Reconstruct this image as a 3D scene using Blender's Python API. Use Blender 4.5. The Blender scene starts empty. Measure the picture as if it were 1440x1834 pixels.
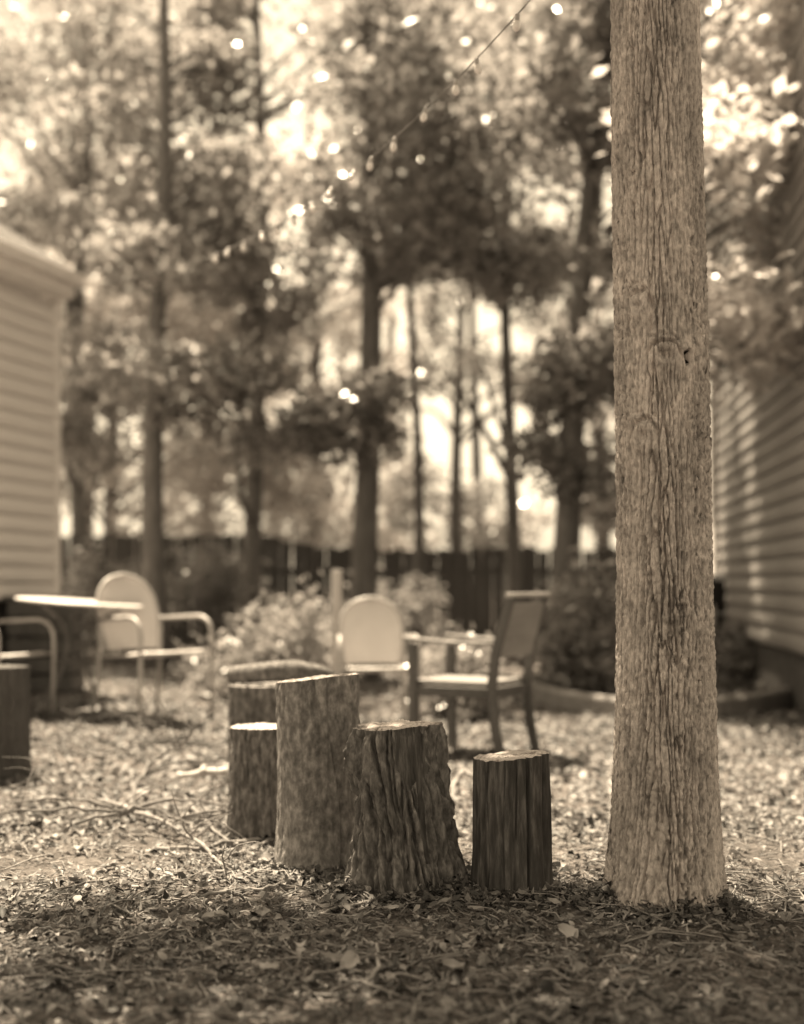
import bpy, math, random
import numpy as np
from mathutils import Vector, Matrix

# ---------------------------------------------------------------- camera
SC = bpy.context.scene
COL = SC.collection
R = math.radians
F, CX, HY, H = 2283.0, 720.0, 1045.0, 1.0        # focal length and horizon of the photograph (pixels), eye height

cam_d = bpy.data.cameras.new('camera')
cam = bpy.data.objects.new('camera', cam_d); COL.objects.link(cam)
cam.location = (0, 0, H); cam.rotation_euler = (R(90), 0, 0)
cam_d.sensor_fit = 'HORIZONTAL'; cam_d.sensor_width = 36.0
cam_d.lens = 36.0 * F / 1440
cam_d.shift_y = (HY - 917) / 1440
cam_d.clip_start = 0.05; cam_d.clip_end = 600
cam_d.dof.use_dof = True
cam_d.dof.focus_distance = 3.98
cam_d.dof.aperture_fstop = 1.3
cam_d.dof.aperture_blades = 0
SC.camera = cam

# ---------------------------------------------------------------- sky and sun
SUN_AZ, SUN_EL = (-0.52, 0.85), 67.0             # towards the sun (x, y): from behind the yard, left
world = bpy.data.worlds.new('World'); SC.world = world; world.use_nodes = True
wn, wl = world.node_tree.nodes, world.node_tree.links
wn.clear()
w_out = wn.new('ShaderNodeOutputWorld'); w_bg = wn.new('ShaderNodeBackground')
w_sky = wn.new('ShaderNodeTexSky'); w_sky.sky_type = 'NISHITA'; w_sky.sun_disc = False
w_sky.sun_elevation = R(SUN_EL); w_sky.sun_rotation = math.atan2(SUN_AZ[0], SUN_AZ[1])
w_sky.air_density = 1.0; w_sky.dust_density = 2.5; w_sky.ozone_density = 1.0
w_bw = wn.new('ShaderNodeRGBToBW'); w_mx = wn.new('ShaderNodeMix'); w_mx.data_type = 'RGBA'; w_mx.blend_type = 'MULTIPLY'
w_mx.inputs[0].default_value = 1.0
w_mx.inputs[7].default_value = (1.0, 0.825, 0.58, 1)   # toned plate: one warm hue for all light
wl.new(w_sky.outputs[0], w_bw.inputs[0]); wl.new(w_bw.outputs[0], w_mx.inputs[6])
wl.new(w_mx.outputs[2], w_bg.inputs[0]); wl.new(w_bg.outputs[0], w_out.inputs[0])
w_bg.inputs[1].default_value = 0.10

sun_d = bpy.data.lights.new('sun', 'SUN'); sun = bpy.data.objects.new('sun', sun_d); COL.objects.link(sun)
sun_d.energy = 5.0; sun_d.angle = R(0.53); sun_d.color = (1.0, 0.825, 0.59)
_a = Vector((SUN_AZ[0], SUN_AZ[1], 0)).normalized() * math.cos(R(SUN_EL)); _a.z = math.sin(R(SUN_EL))
sun.rotation_euler = _a.to_track_quat('Z', 'Y').to_euler(); sun.location = (-6, 8, 14)

SC.view_settings.view_transform = 'Standard'; SC.view_settings.look = 'None'
SC.view_settings.exposure = 2.0; SC.view_settings.gamma = 1.0; SC.view_settings.use_curve_mapping = False
SC.render.engine = 'CYCLES'
SC.cycles.use_denoising = True
SC.cycles.max_bounces = 7; SC.cycles.diffuse_bounces = 4; SC.cycles.glossy_bounces = 2
SC.cycles.transmission_bounces = 4; SC.cycles.transparent_max_bounces = 4
SC.cycles.sample_clamp_indirect = 6.0
SC.cycles.use_adaptive_sampling = False

# ---------------------------------------------------------------- numpy noise
_rs = np.random.RandomState(7)
_HT = _rs.rand(64, 64, 64)
def vnoise(x, y, z):
    x, y, z = np.broadcast_arrays(np.asarray(x, float), np.asarray(y, float), np.asarray(z, float))
    xi, yi, zi = np.floor(x).astype(int), np.floor(y).astype(int), np.floor(z).astype(int)
    fx, fy, fz = x - xi, y - yi, z - zi
    fx, fy, fz = fx*fx*(3-2*fx), fy*fy*(3-2*fy), fz*fz*(3-2*fz)
    def h(a, b, c): return _HT[(xi+a) & 63, (yi+b) & 63, (zi+c) & 63]
    l = lambda a, b, t: a + (b-a)*t
    return l(l(l(h(0,0,0), h(1,0,0), fx), l(h(0,1,0), h(1,1,0), fx), fy),
             l(l(h(0,0,1), h(1,0,1), fx), l(h(0,1,1), h(1,1,1), fx), fy), fz)
def fbm(x, y, z, o=4):
    s, a, t = 0, 1.0, 0
    for k in range(o):
        s = s + a*vnoise(np.asarray(x)*2**k+17*k, np.asarray(y)*2**k+5*k, np.asarray(z)*2**k+9*k); t += a; a *= .5
    return s/t
def cells(a, b, na, seed=0):
    """voronoi border distance (F2-F1) on a grid periodic in a with na cells; a, b in cell units"""
    ai, bi = np.floor(a).astype(int), np.floor(b).astype(int)
    f1 = np.full(a.shape, 9.0); f2 = np.full(a.shape, 9.0)
    for i in (-1, 0, 1):
        for j in (-1, 0, 1):
            ca, cb = ai+i, bi+j; m = ca % na
            ja = _HT[(m*7+seed) & 63, (cb*5+m) & 63, (m+cb*11+seed*3) & 63]; jb = _HT[(m*3+9) & 63, (cb*13+seed) & 63, (m*5+cb+21) & 63]
            d = np.sqrt((ca+.15+.7*ja-a)**2 + (cb+.1+.8*jb-b)**2)
            f2 = np.where(d < f1, f1, np.minimum(f2, d)); f1 = np.minimum(f1, d)
    return f2-f1
def sstep(a, b, x):
    t = np.clip((np.asarray(x, float)-a)/(b-a), 0, 1); return t*t*(3-2*t)

def terrain(x, y):                                # the yard: nearly level, a little higher at the back left
    x, y = np.asarray(x, float), np.asarray(y, float)
    return .12*sstep(-.6, -2.0, x)*sstep(5.5, 8, y) + .035*(fbm(x*.8, y*.8, 3.1, 3)-.5)*sstep(1, 3, y)
def gz(x, y): return float(terrain(x, y))
def P(px, py, d): return Vector(((px-CX)/F*d, d, H-(py-HY)/F*d))
def G(px, d):                                     # ground point under image column px at distance d
    x = (px-CX)/F*d; return Vector((x, d, gz(x, d)))

# ---------------------------------------------------------------- mesh helpers
class MB:
    def __init__(s): s.v = []; s.f = []; s.n = 0; s.tone = []
    def add(s, v, f, tone=None):
        v = [tuple(p) for p in v]
        s.v += v; s.f += [tuple(i+s.n for i in q) for q in f]; s.n += len(v)
        return s
    def box(s, c, size, rot=None):
        hx, hy, hz = size[0]/2, size[1]/2, size[2]/2
        v = [Vector((a*hx, b*hy, e*hz)) for a in (-1,1) for b in (-1,1) for e in (-1,1)]
        if rot: v = [rot @ p for p in v]
        v = [p + Vector(c) for p in v]
        return s.add(v, [(0,1,3,2),(4,6,7,5),(0,4,5,1),(2,3,7,6),(0,2,6,4),(1,5,7,3)])
    def bar(s, a, b, w, t, up=(0,0,1)):
        a, b = Vector(a), Vector(b); d = (b-a); L = d.length; d.normalize()
        x = d.cross(Vector(up))
        if x.length < 1e-4: x = d.cross(Vector((1,0,0)))
        x.normalize(); y = x.cross(d)
        m = Matrix((x, d, y)).transposed()
        return s.box((a+b)/2, (w, L, t), m)
    def tube(s, pts, rad, n=10, cap=True):
        pts = [Vector(p) for p in pts]
        if not hasattr(rad, '__len__'): rad = [rad]*len(pts)
        v, f = [], []
        ref = None
        for i, p in enumerate(pts):
            t = (pts[min(i+1, len(pts)-1)] - pts[max(i-1, 0)]).normalized()
            if ref is None:
                ref = t.cross(Vector((0,0,1)));
                if ref.length < .05: ref = t.cross(Vector((1,0,0)))
            x = (ref - t*ref.dot(t)).normalized(); y = t.cross(x); ref = x
            for k in range(n):
                a = 2*math.pi*k/n
                v.append(p + (x*math.cos(a)+y*math.sin(a))*rad[i])
        for i in range(len(pts)-1):
            for k in range(n):
                f.append((i*n+k, i*n+(k+1) % n, (i+1)*n+(k+1) % n, (i+1)*n+k))
        if cap:
            f.append(tuple(range(n-1, -1, -1))); f.append(tuple((len(pts)-1)*n+k for k in range(n)))
        return s.add(v, f)
    def build(s, name, mat, parent=None, smooth=False, bevel=0):
        me = bpy.data.meshes.new(name); me.from_pydata(s.v, [], s.f); me.update()
        return link(name, me, mat, parent, smooth, bevel)

def link(name, me, mat, parent=None, smooth=False, bevel=0):
    if mat is not None and len(me.materials) == 0: me.materials.append(mat)
    if smooth: me.polygons.foreach_set('use_smooth', [True]*len(me.polygons))
    o = bpy.data.objects.new(name, me); COL.objects.link(o)
    if parent: o.parent = parent
    if bevel:
        b = o.modifiers.new('bevel', 'BEVEL'); b.width = bevel; b.segments = 2; b.limit_method = 'ANGLE'
    return o

def npmesh(name, v, f, tone=None):
    """v (n,3), f (m,k) arrays of one polygon size"""
    me = bpy.data.meshes.new(name)
    v = np.ascontiguousarray(v, dtype=np.float32); f = np.ascontiguousarray(f, dtype=np.int32)
    m, k = f.shape
    me.vertices.add(len(v)); me.vertices.foreach_set('co', v.ravel())
    me.loops.add(m*k); me.loops.foreach_set('vertex_index', f.ravel())
    me.polygons.add(m); me.polygons.foreach_set('loop_start', np.arange(0, m*k, k, dtype=np.int32))
    me.polygons.foreach_set('loop_total', np.full(m, k, dtype=np.int32))
    if tone is not None:
        at = me.attributes.new('tone', 'FLOAT', 'POINT'); at.data.foreach_set('value', np.asarray(tone, np.float32))
    me.update(calc_edges=True); me.validate()
    return me

def tag(o, label, cat, group=None, kind=None):
    o['label'] = label; o['category'] = cat
    if group: o['group'] = group
    if kind: o['kind'] = kind
    return o
def thing(name, label, cat, loc=(0,0,0), rz=0, group=None):
    o = bpy.data.objects.new(name, None); COL.objects.link(o); o.empty_display_size = .1
    o.location = loc; o.rotation_euler = (0, 0, rz)
    return tag(o, label, cat, group)
def dup(root, loc, rz, label, group=None, scale=None):
    def cp(o, par):
        c = o.copy(); COL.objects.link(c); c.parent = par
        for ch in list(o.children): cp(ch, c)
        return c
    r = cp(root, None); r.location = loc; r.rotation_euler = (0, 0, rz); r['label'] = label
    if group: r['group'] = group
    if scale: r.scale = scale
    return r

# ---------------------------------------------------------------- materials
def new_mat(name):
    m = bpy.data.materials.new(name); m.use_nodes = True
    nt = m.node_tree; nt.nodes.clear()
    out = nt.nodes.new('ShaderNodeOutputMaterial'); b = nt.nodes.new('ShaderNodeBsdfPrincipled')
    nt.links.new(b.outputs[0], out.inputs[0])
    return m, nt, b, out
def warm(v): return (v, v*.958, v*.935, 1)
def ramp(nt, src, stops):
    r = nt.nodes.new('ShaderNodeValToRGB'); el = r.color_ramp.elements
    while len(el) < len(stops): el.new(.5)
    for e, (p, v) in zip(el, stops): e.position = p; e.color = warm(v)
    nt.links.new(src, r.inputs[0]); return r
def coords(nt, scale=(1,1,1), kind='Object'):
    tc = nt.nodes.new('ShaderNodeTexCoord'); mp = nt.nodes.new('ShaderNodeMapping')
    mp.inputs['Scale'].default_value = scale; nt.links.new(tc.outputs[kind], mp.inputs[0]); return mp.outputs[0]
def noise(nt, vec, scale, detail=6, rough=.6, dist=0):
    n = nt.nodes.new('ShaderNodeTexNoise'); n.inputs['Scale'].default_value = scale; n.inputs['Detail'].default_value = detail
    n.inputs['Roughness'].default_value = rough; n.inputs['Distortion'].default_value = dist
    if vec is not None: nt.links.new(vec, n.inputs['Vector'])
    return n.outputs[0]
def bump(nt, b, h, strength, dist):
    n = nt.nodes.new('ShaderNodeBump'); n.inputs['Strength'].default_value = strength; n.inputs['Distance'].default_value = dist
    nt.links.new(h, n.inputs['Height']); nt.links.new(n.outputs[0], b.inputs['Normal']); return n
def spec(b, v): b.inputs['Specular IOR Level'].default_value = v

def mat_noise(name, stops, scale=(1,1,1), ns=8, detail=7, rough=.8, bs=.4, bd=.01, dist=0, bscale=None, sp=.3, metal=0):
    m, nt, b, _ = new_mat(name)
    vec = coords(nt, scale); n = noise(nt, vec, ns, detail, .62, dist)
    r = ramp(nt, n, stops); nt.links.new(r.outputs[0], b.inputs['Base Color'])
    b.inputs['Roughness'].default_value = rough; spec(b, sp); b.inputs['Metallic'].default_value = metal
    if bs: bump(nt, b, n if bscale is None else noise(nt, vec, bscale, 5, .6), bs, bd)
    return m

def mat_leaf(name, lo, hi, trans=.45, rough=.24, sp=1.0):
    m, nt, b, out = new_mat(name)
    at = nt.nodes.new('ShaderNodeAttribute'); at.attribute_name = 'tone'
    r = ramp(nt, at.outputs['Fac'], [(0, lo), (1, hi)])
    nt.links.new(r.outputs[0], b.inputs['Base Color']); b.inputs['Roughness'].default_value = rough; spec(b, sp)
    tr = nt.nodes.new('ShaderNodeBsdfTranslucent'); nt.links.new(r.outputs[0], tr.inputs[0])
    mx = nt.nodes.new('ShaderNodeMixShader'); mx.inputs[0].default_value = trans
    nt.links.new(b.outputs[0], mx.inputs[1]); nt.links.new(tr.outputs[0], mx.inputs[2]); nt.links.new(mx.outputs[0], out.inputs[0])
    return m

M = {}
M['bark'] = mat_noise('bark', [(.30,.26),(.5,.42),(.70,.58)], (1,1,.6), 70, 10, .9, 1.0, .008)
def mat_bark():
    m, nt, b, _ = new_mat('bark')
    v1 = coords(nt, (1,1,.6)); n1 = noise(nt, v1, 75, 10, .65); n2 = noise(nt, coords(nt, (1,1,.55)), 5.5, 5, .6, .8)
    r1 = ramp(nt, n1, [(.32,.30),(.5,.56),(.68,.80)]); r2 = ramp(nt, n2, [(.36,.60),(.52,.88),(.64,1.0)])
    mx = nt.nodes.new('ShaderNodeMix'); mx.data_type = 'RGBA'; mx.blend_type = 'MULTIPLY'; mx.inputs[0].default_value = 1
    nt.links.new(r1.outputs[0], mx.inputs[6]); nt.links.new(r2.outputs[0], mx.inputs[7]); nt.links.new(mx.outputs[2], b.inputs['Base Color'])
    b.inputs['Roughness'].default_value = .9; spec(b, .2); bump(nt, b, n1, 1.0, .007); return m
M['bark'] = mat_bark()
M['bark_dark'] = mat_noise('bark_dark', [(.3,.09),(.55,.15),(.8,.24)], (1,1,.25), 14, 7, .9, .6, .01)
M['stump_smooth'] = mat_noise('stump_smooth', [(.34,.10),(.5,.20),(.66,.36)], (1,1,.6), 42, 10, .9, 1.0, .008)
M['stump_furrowed'] = mat_noise('stump_furrowed', [(.34,.07),(.5,.14),(.66,.27)], (1,1,.45), 48, 10, .9, 1.0, .008)
M['stump_bare'] = mat_noise('stump_bare', [(.32,.035),(.5,.075),(.66,.17)], (1,1,.16), 44, 10, .9, 1.0, .006)
M['litter_ground'] = None
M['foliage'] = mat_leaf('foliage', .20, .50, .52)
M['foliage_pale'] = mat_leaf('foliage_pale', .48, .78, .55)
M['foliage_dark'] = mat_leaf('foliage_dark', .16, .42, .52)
M['foliage_glossy'] = mat_leaf('foliage_glossy', .20, .46, .42, .24, .95)
M['dead_leaf'] = mat_leaf('dead_leaf', .006, .38, .2, .55, .4)
M['twig'] = mat_noise('twig', [(.3,.12),(.7,.30)], (1,1,1), 20, 5, .85, .3, .003)
M['pale_wood'] = mat_noise('pale_wood', [(.3,.38),(.7,.58)], (1,1,.15), 14, 6, .75, .3, .003)
M['dark_wood'] = mat_noise('dark_wood', [(.3,.055),(.7,.11)], (1,1,.2), 14, 6, .55, .25, .003, sp=.4)
M['seat_wood'] = mat_noise('seat_wood', [(.3,.17),(.7,.26)], (1,.2,1), 14, 6, .5, .25, .003, sp=.45)
M['fence'] = mat_noise('fence', [(.3,.05),(.7,.10)], (1,1,.12), 9, 6, .9, .4, .006)
M['white_enamel'] = mat_noise('white_enamel', [(.3,.50),(.7,.58)], (1,1,1), 5, 5, .42, .1, .002, sp=.4)
M['tube_enamel'] = mat_noise('tube_enamel', [(.3,.34),(.7,.44)], (1,1,1), 9, 5, .4, .1, .002, sp=.5)
M['iron'] = mat_noise('iron', [(.3,.10),(.7,.18)], (1,1,1), 20, 5, .5, .2, .002, sp=.5)
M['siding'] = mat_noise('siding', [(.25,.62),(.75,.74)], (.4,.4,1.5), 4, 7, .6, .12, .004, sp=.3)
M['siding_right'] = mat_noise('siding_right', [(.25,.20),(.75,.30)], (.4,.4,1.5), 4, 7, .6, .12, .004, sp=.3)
M['white_trim'] = mat_noise('white_trim', [(.3,.66),(.7,.78)], (1,1,1), 5, 5, .5, .1, .002)
M['masonry'] = mat_noise('masonry', [(.3,.06),(.7,.13)], (1,1,1), 9, 7, .9, .5, .01)
M['roof'] = mat_noise('roof', [(.3,.12),(.7,.20)], (1,1,1), 16, 7, .9, .5, .01)
M['bin'] = mat_noise('bin', [(.3,.025),(.7,.04)], (1,1,1), 10, 4, .5, .1, .002)
M['rubber'] = mat_noise('rubber', [(.3,.02),(.7,.03)], (1,1,1), 30, 4, .7, .1, .002)
M['stone'] = mat_noise('stone', [(.25,.16),(.75,.34)], (1,1,1), 5, 8, .88, .6, .02)
M['edging'] = mat_noise('edging', [(.25,.15),(.75,.27)], (1,1,1), 6, 8, .85, .5, .01)
M['rot'] = mat_noise('rot', [(.3,.012),(.7,.03)], (1,1,1), 30, 4, .95, .3, .004)  # near-black tone painting the shade inside the trunk's knot hole
M['cable'] = mat_noise('cable', [(.3,.16),(.7,.22)], (1,1,1), 30, 3, .6, .1, .001)
M['bulb'] = mat_noise('bulb', [(.3,.78),(.7,.85)], (1,1,1), 3, 2, .12, 0, 0, sp=.8)

def mat_rings(name):
    m, nt, b, _ = new_mat(name)
    vec = coords(nt, (1,1,1)); 
    n1 = noise(nt, vec, 7, 4, .6)
    wv = nt.nodes.new('ShaderNodeTexWave'); wv.wave_type = 'RINGS'; wv.rings_direction = 'Z'
    wv.inputs['Scale'].default_value = 22; wv.inputs['Distortion'].default_value = 5; wv.inputs['Detail'].default_value = 4
    wv.inputs['Detail Scale'].default_value = 1.2
    nt.links.new(vec, wv.inputs['Vector'])
    r1 = ramp(nt, wv.outputs[0], [(0,.40),(1,.62)]); r2 = ramp(nt, n1, [(.35,.45),(.65,1.0)])
    mx = nt.nodes.new('ShaderNodeMix'); mx.data_type = 'RGBA'; mx.blend_type = 'MULTIPLY'; mx.inputs[0].default_value = 1
    nt.links.new(r1.outputs[0], mx.inputs[6]); nt.links.new(r2.outputs[0], mx.inputs[7])
    nt.links.new(mx.outputs[2], b.inputs['Base Color']); b.inputs['Roughness'].default_value = .8; spec(b, .25)
    bump(nt, b, noise(nt, coords(nt, (1,9,1)), 24, 5, .6), .5, .004)
    return m
M['cut_wood'] = mat_rings('cut_wood')

def mat_ground():
    m, nt, b, _ = new_mat('litter_ground')
    vec = coords(nt, (1,1,1))
    n1 = noise(nt, vec, 38, 8, .7, .6); n2 = noise(nt, vec, 1.3, 5, .6)
    r1 = ramp(nt, n1, [(.3,.05),(.5,.14),(.7,.32)]); r2 = ramp(nt, n2, [(.35,.5),(.62,1.0)])
    mx = nt.nodes.new('ShaderNodeMix'); mx.data_type = 'RGBA'; mx.blend_type = 'MULTIPLY'; mx.inputs[0].default_value = 1
    nt.links.new(r1.outputs[0], mx.inputs[6]); nt.links.new(r2.outputs[0], mx.inputs[7])
    nt.links.new(mx.outputs[2], b.inputs['Base Color']); b.inputs['Roughness'].default_value = .95; spec(b, .15)
    bump(nt, b, n1, .9, .02)
    return m
M['litter_ground'] = mat_ground()

# ---------------------------------------------------------------- ground
xs = np.unique(np.concatenate([np.linspace(-3.2, 3.2, 200), np.linspace(-14, 14, 110), np.linspace(-90, 90, 50)]))
ys = np.unique(np.concatenate([np.linspace(1.6, 9, 260), np.linspace(-10, 24, 130), np.linspace(-60, 160, 60)]))
X, Y = np.meshgrid(xs, ys)
near = sstep(1, 2, Y)*(1-sstep(12, 16, Y))*(1-sstep(4, 6, np.abs(X)))
Z = terrain(X, Y) + near*(.022*(fbm(X*9, Y*9, 1.7, 4)-.5) + .016*(fbm(X*34, Y*34, 4.2, 2)-.5))
v = np.stack([X, Y, Z], -1).reshape(-1, 3)
nx, ny = len(xs), len(ys)
ii = np.arange(nx*ny).reshape(ny, nx)
f = np.stack([ii[:-1,:-1], ii[:-1,1:], ii[1:,1:], ii[1:,:-1]], -1).reshape(-1, 4)
ground = link('ground', npmesh('ground', v, f), M['litter_ground'], smooth=True); ground['kind'] = 'structure'
def gzf(x, y): return gz(x, y)

# ---------------------------------------------------------------- houses
def clapboard_house(name, label, corner, ang, length, z0, z1, pitch, siding_mat, side, roof_rise, depth=5.0, over=.03, eave=.15):
    """corner = far corner on the ground; the visible wall runs from it towards the camera along -(sin, cos) of ang;
    side = +1 when the yard lies on the wall's +x side, -1 on its -x side"""
    t = thing(name, label, 'house', (corner.x, corner.y, 0))
    d = Vector((-math.sin(ang), -math.cos(ang), 0)); nrm = Vector((d.y, -d.x, 0))
    if nrm.x*side < 0: nrm = -nrm
    rot = Matrix((d, nrm, Vector((0,0,1)))).transposed()
    q = lambda a, n, z: d*a + nrm*n + Vector((0,0,z))
    wall = MB().box(q(length/2, -depth/2-.03, (z0+z1)/2), (length, depth, z1-z0), rot).build('wall', siding_mat, t)
    MB().box(q(length/2, -depth/2-.05, z0/2-.12), (length-.04, depth, z0+.24), rot).build('foundation', M['masonry'], t)
    mb = MB(); b = .022                              # one lapped board, shared by all
    prof = [(-.028, 0), (.012, .0), (.026, .012), (.033, pitch*.30), (.028, pitch*.62), (.012, pitch*.88), (-.010, pitch*1.02), (-.028, pitch*1.02)]
    k_ = len(prof); vs = [q(L, n_, z_) for L in (.055, length) for n_, z_ in prof]
    mb.add(vs, [(i, (i+1) % k_, k_+(i+1) % k_, k_+i) for i in range(k_)] + [tuple(range(k_-1, -1, -1)), tuple(k_+i for i in range(k_))])
    first = mb.build('clapboard', siding_mat, wall)
    n = int((z1-z0)/pitch)
    for k in range(n):
        o = first if k == 0 else first.copy()
        if k: COL.objects.link(o); o.parent = wall
        o.location = (0, 0, z0 + k*pitch + .004)
        o.rotation_euler.z = random.uniform(-.0006, .0006)
    # the end wall that turns away, corner board, eaves, roof
    MB().box(q(.02, -.005, (z0+z1)/2), (.10, .06, z1-z0+.02), rot).build('corner_board', M['white_trim'], t)
    MB().box(q(length/2-over/2, eave/2-.02, z1+.03), (length+over, eave, .05), rot).build('soffit', M['white_trim'], t)
    MB().box(q(length/2-over/2, eave, z1+.12), (length+over, .025, .19), rot).build('fascia', M['white_trim'], t)
    g = MB(); pr = [(0,.07),(0,-.01),(.09,-.01),(.11,.07)]
    L0, L1 = -over, length+.2; vs = []
    for L in (L0, L1):
        for a, z in pr: vs.append(q(L, eave+.015+a, z1+.13+z))
    g.add(vs, [(0,1,5,4),(1,2,6,5),(2,3,7,6),(0,3,2,1),(4,5,6,7)]).build('gutter', M['white_trim'], t)
    r = MB(); vs = []
    for L in (-over-.02, length+.22):
        vs += [q(L, eave+.03, z1+.215), q(L, -depth/2, z1+.215+roof_rise), q(L, -depth-.4, z1+.215)]
    vs += [p - Vector((0,0,.06)) for p in vs[:]]
    r.add(vs, [(0,3,4,1),(1,4,5,2),(6,7,10,9),(7,8,11,10),(0,6,9,3),(2,5,11,8),(0,1,7,6),(1,2,8,7),(3,9,10,4),(4,10,11,5)])
    roof = r.build('roof', M['roof'], t)
    ga = MB(); ga.add([q(.0, -.06, z1), q(.0, -depth+.02, z1), q(.0, -depth/2, z1+roof_rise+.05)], [(0,1,2)])
    ga.add([q(.06, -.06, z1), q(.06, -depth+.02, z1), q(.06, -depth/2, z1+roof_rise+.05)], [(0,2,1)]).build('gable', siding_mat, t)
    # shingle courses
    sl = (Vector((0,0,roof_rise)) - nrm*(depth/2+eave+.03)); nl = sl.length; sl.normalize()
    up = sl.cross(d); up = up if up.z > 0 else -up
    c0 = MB(); rr = Matrix((d, sl, up)).transposed()
    c0.box((0,0,0), (length+over+.02, .21, .012), rr @ Matrix.Rotation(R(-3), 3, 'X'))
    sh = c0.build('shingle_course', M['roof'], roof)
    for k in range(int(nl/.18)):
        o = sh if k == 0 else sh.copy()
        if k: COL.objects.link(o); o.parent = roof
        o.location = q(length/2-over/2, eave+.03, z1+.225) + sl*(.09+k*.18) + up*.006
    return t, q

left_house, ql = clapboard_house('clapboard_house', 'pale clapboard house with a gutter at the left edge behind the patio table', Vector(((101-CX)/F*11, 11, 0)), R(17.7), 2.6, .86, 3.44, .14, M['siding'], 1, 1.7)
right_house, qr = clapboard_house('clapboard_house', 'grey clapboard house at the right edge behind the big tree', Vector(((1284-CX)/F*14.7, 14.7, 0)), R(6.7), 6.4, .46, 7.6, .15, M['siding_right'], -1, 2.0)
dp = MB()
dp.tube([qr(.16, .20, 7.70), qr(.16, .19, 7.55), qr(.16, .07, 7.3), qr(.16, .06, 3.0), qr(.16, .06, 1.75), qr(.24, .09, 1.55), qr(1.05, .20, .55), qr(1.2, .22, .42)], .052, 10)
dp.build('downspout', M['white_trim'], right_house, True)
# low step box beside the left house
sb = thing('crate', 'small dark crate standing beside the corner of the left house', 'crate', tuple(G(84, 10.4)))
for dz in (.08, .23, .38, .53, .68):
    for sx, sy, lx, ly in ((0,-.2,.52,.02),(0,.2,.52,.02),(-.25,0,.02,.38),(.25,0,.02,.38)):
        MB().box((sx, sy, dz), (lx, ly, .12)).build('slat', M['dark_wood'], sb)
for sx in (-.22, .22):
    for sy in (-.17, .17): MB().box((sx, sy, .37), (.04, .03, .74)).build('post', M['dark_wood'], sb)
MB().box((0,0,.765), (.56,.44,.03)).build('lid', M['dark_wood'], sb, bevel=.004)

# ---------------------------------------------------------------- board fence across the back
random.seed(3)
fence = thing('board_fence', 'dark board fence across the back of the yard', 'fence', (0, 16.2, 0))
bmeshes = []
for k in range(4):
    mb = MB(); h = 1.42 + .012*k
    mb.box((0, 0, h/2+.03), (.134, .02, h)); mb.v = [(x, y, z - (.03 if (abs(x) > .05 and z > 1) else 0)) for x, y, z in mb.v]
    me = bpy.data.meshes.new('board'); me.from_pydata(mb.v, [], mb.f); me.materials.append(M['fence']); bmeshes.append(me)
x = -8.0
while x < 6.6:
    o = bpy.data.objects.new('board', random.choice(bmeshes)); COL.objects.link(o); o.parent = fence
    o.location = (x, random.uniform(-.004, .004), gz(x, 16.2) + (.05 if x < -1.5 else 0) + random.uniform(-.008, .008)); o.rotation_euler.y = random.uniform(-.008, .008)
    x += .142
for zz in (.35, 1.15):
    MB().box((-.7, .036, zz), (14.6, .04, .09)).build('rail', M['fence'], fence)
for k in range(7):
    MB().box((-7.6+k*2.3, .10, .73), (.09, .09, 1.5)).build('post', M['fence'], fence)

# ---------------------------------------------------------------- foliage
def leaf_cloud(centers, n_per, spread, size, rs, elong=1.7, up=.5, droop=0.0):
    """centers (k,3) twig ends; returns vertices, quads, tone"""
    k = len(centers)
    c = np.repeat(centers, n_per, 0); n = len(c)
    off = rs.normal(0, 1, (n, 3))*np.array(spread)
    c = c + off; c[:, 2] -= droop*np.linalg.norm(off[:, :2], axis=1)
    nrm = rs.normal(0, 1, (n, 3)); nrm[:, 2] = np.abs(nrm[:, 2])+up; nrm /= np.linalg.norm(nrm, axis=1, keepdims=True)
    t = rs.normal(0, 1, (n, 3)); t -= nrm*np.sum(t*nrm, 1, keepdims=True); t /= np.linalg.norm(t, axis=1, keepdims=True)
    b = np.cross(nrm, t)
    L = size*rs.uniform(.6, 1.35, (n, 1)); W = L/elong
    v = np.stack([c-t*L/2, c+b*W/2+t*L*.05, c+t*L/2-nrm*L*.12, c-b*W/2+t*L*.05], 1).reshape(-1, 3)
    f = np.arange(4*n).reshape(n, 4)
    ct = np.repeat(rs.rand(k), n_per)
    tone = np.clip(.55*ct + .45*rs.rand(n), 0, 1)
    return v, f, np.repeat(tone, 4)

def curve_pts(a, b, rs, sag=0.0, wob=.1, n=7):
    a, b = np.array(a), np.array(b); t = np.linspace(0, 1, n)[:, None]
    p = a + (b-a)*t; L = np.linalg.norm(b-a)
    w = np.cumsum(rs.normal(0, wob*L/n, (n, 3)), 0)*np.sin(np.pi*t)
    p = p + w; p[:, 2] += sag*np.sin(np.pi*t[:, 0])*L
    return [Vector(q) for q in p]

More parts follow.
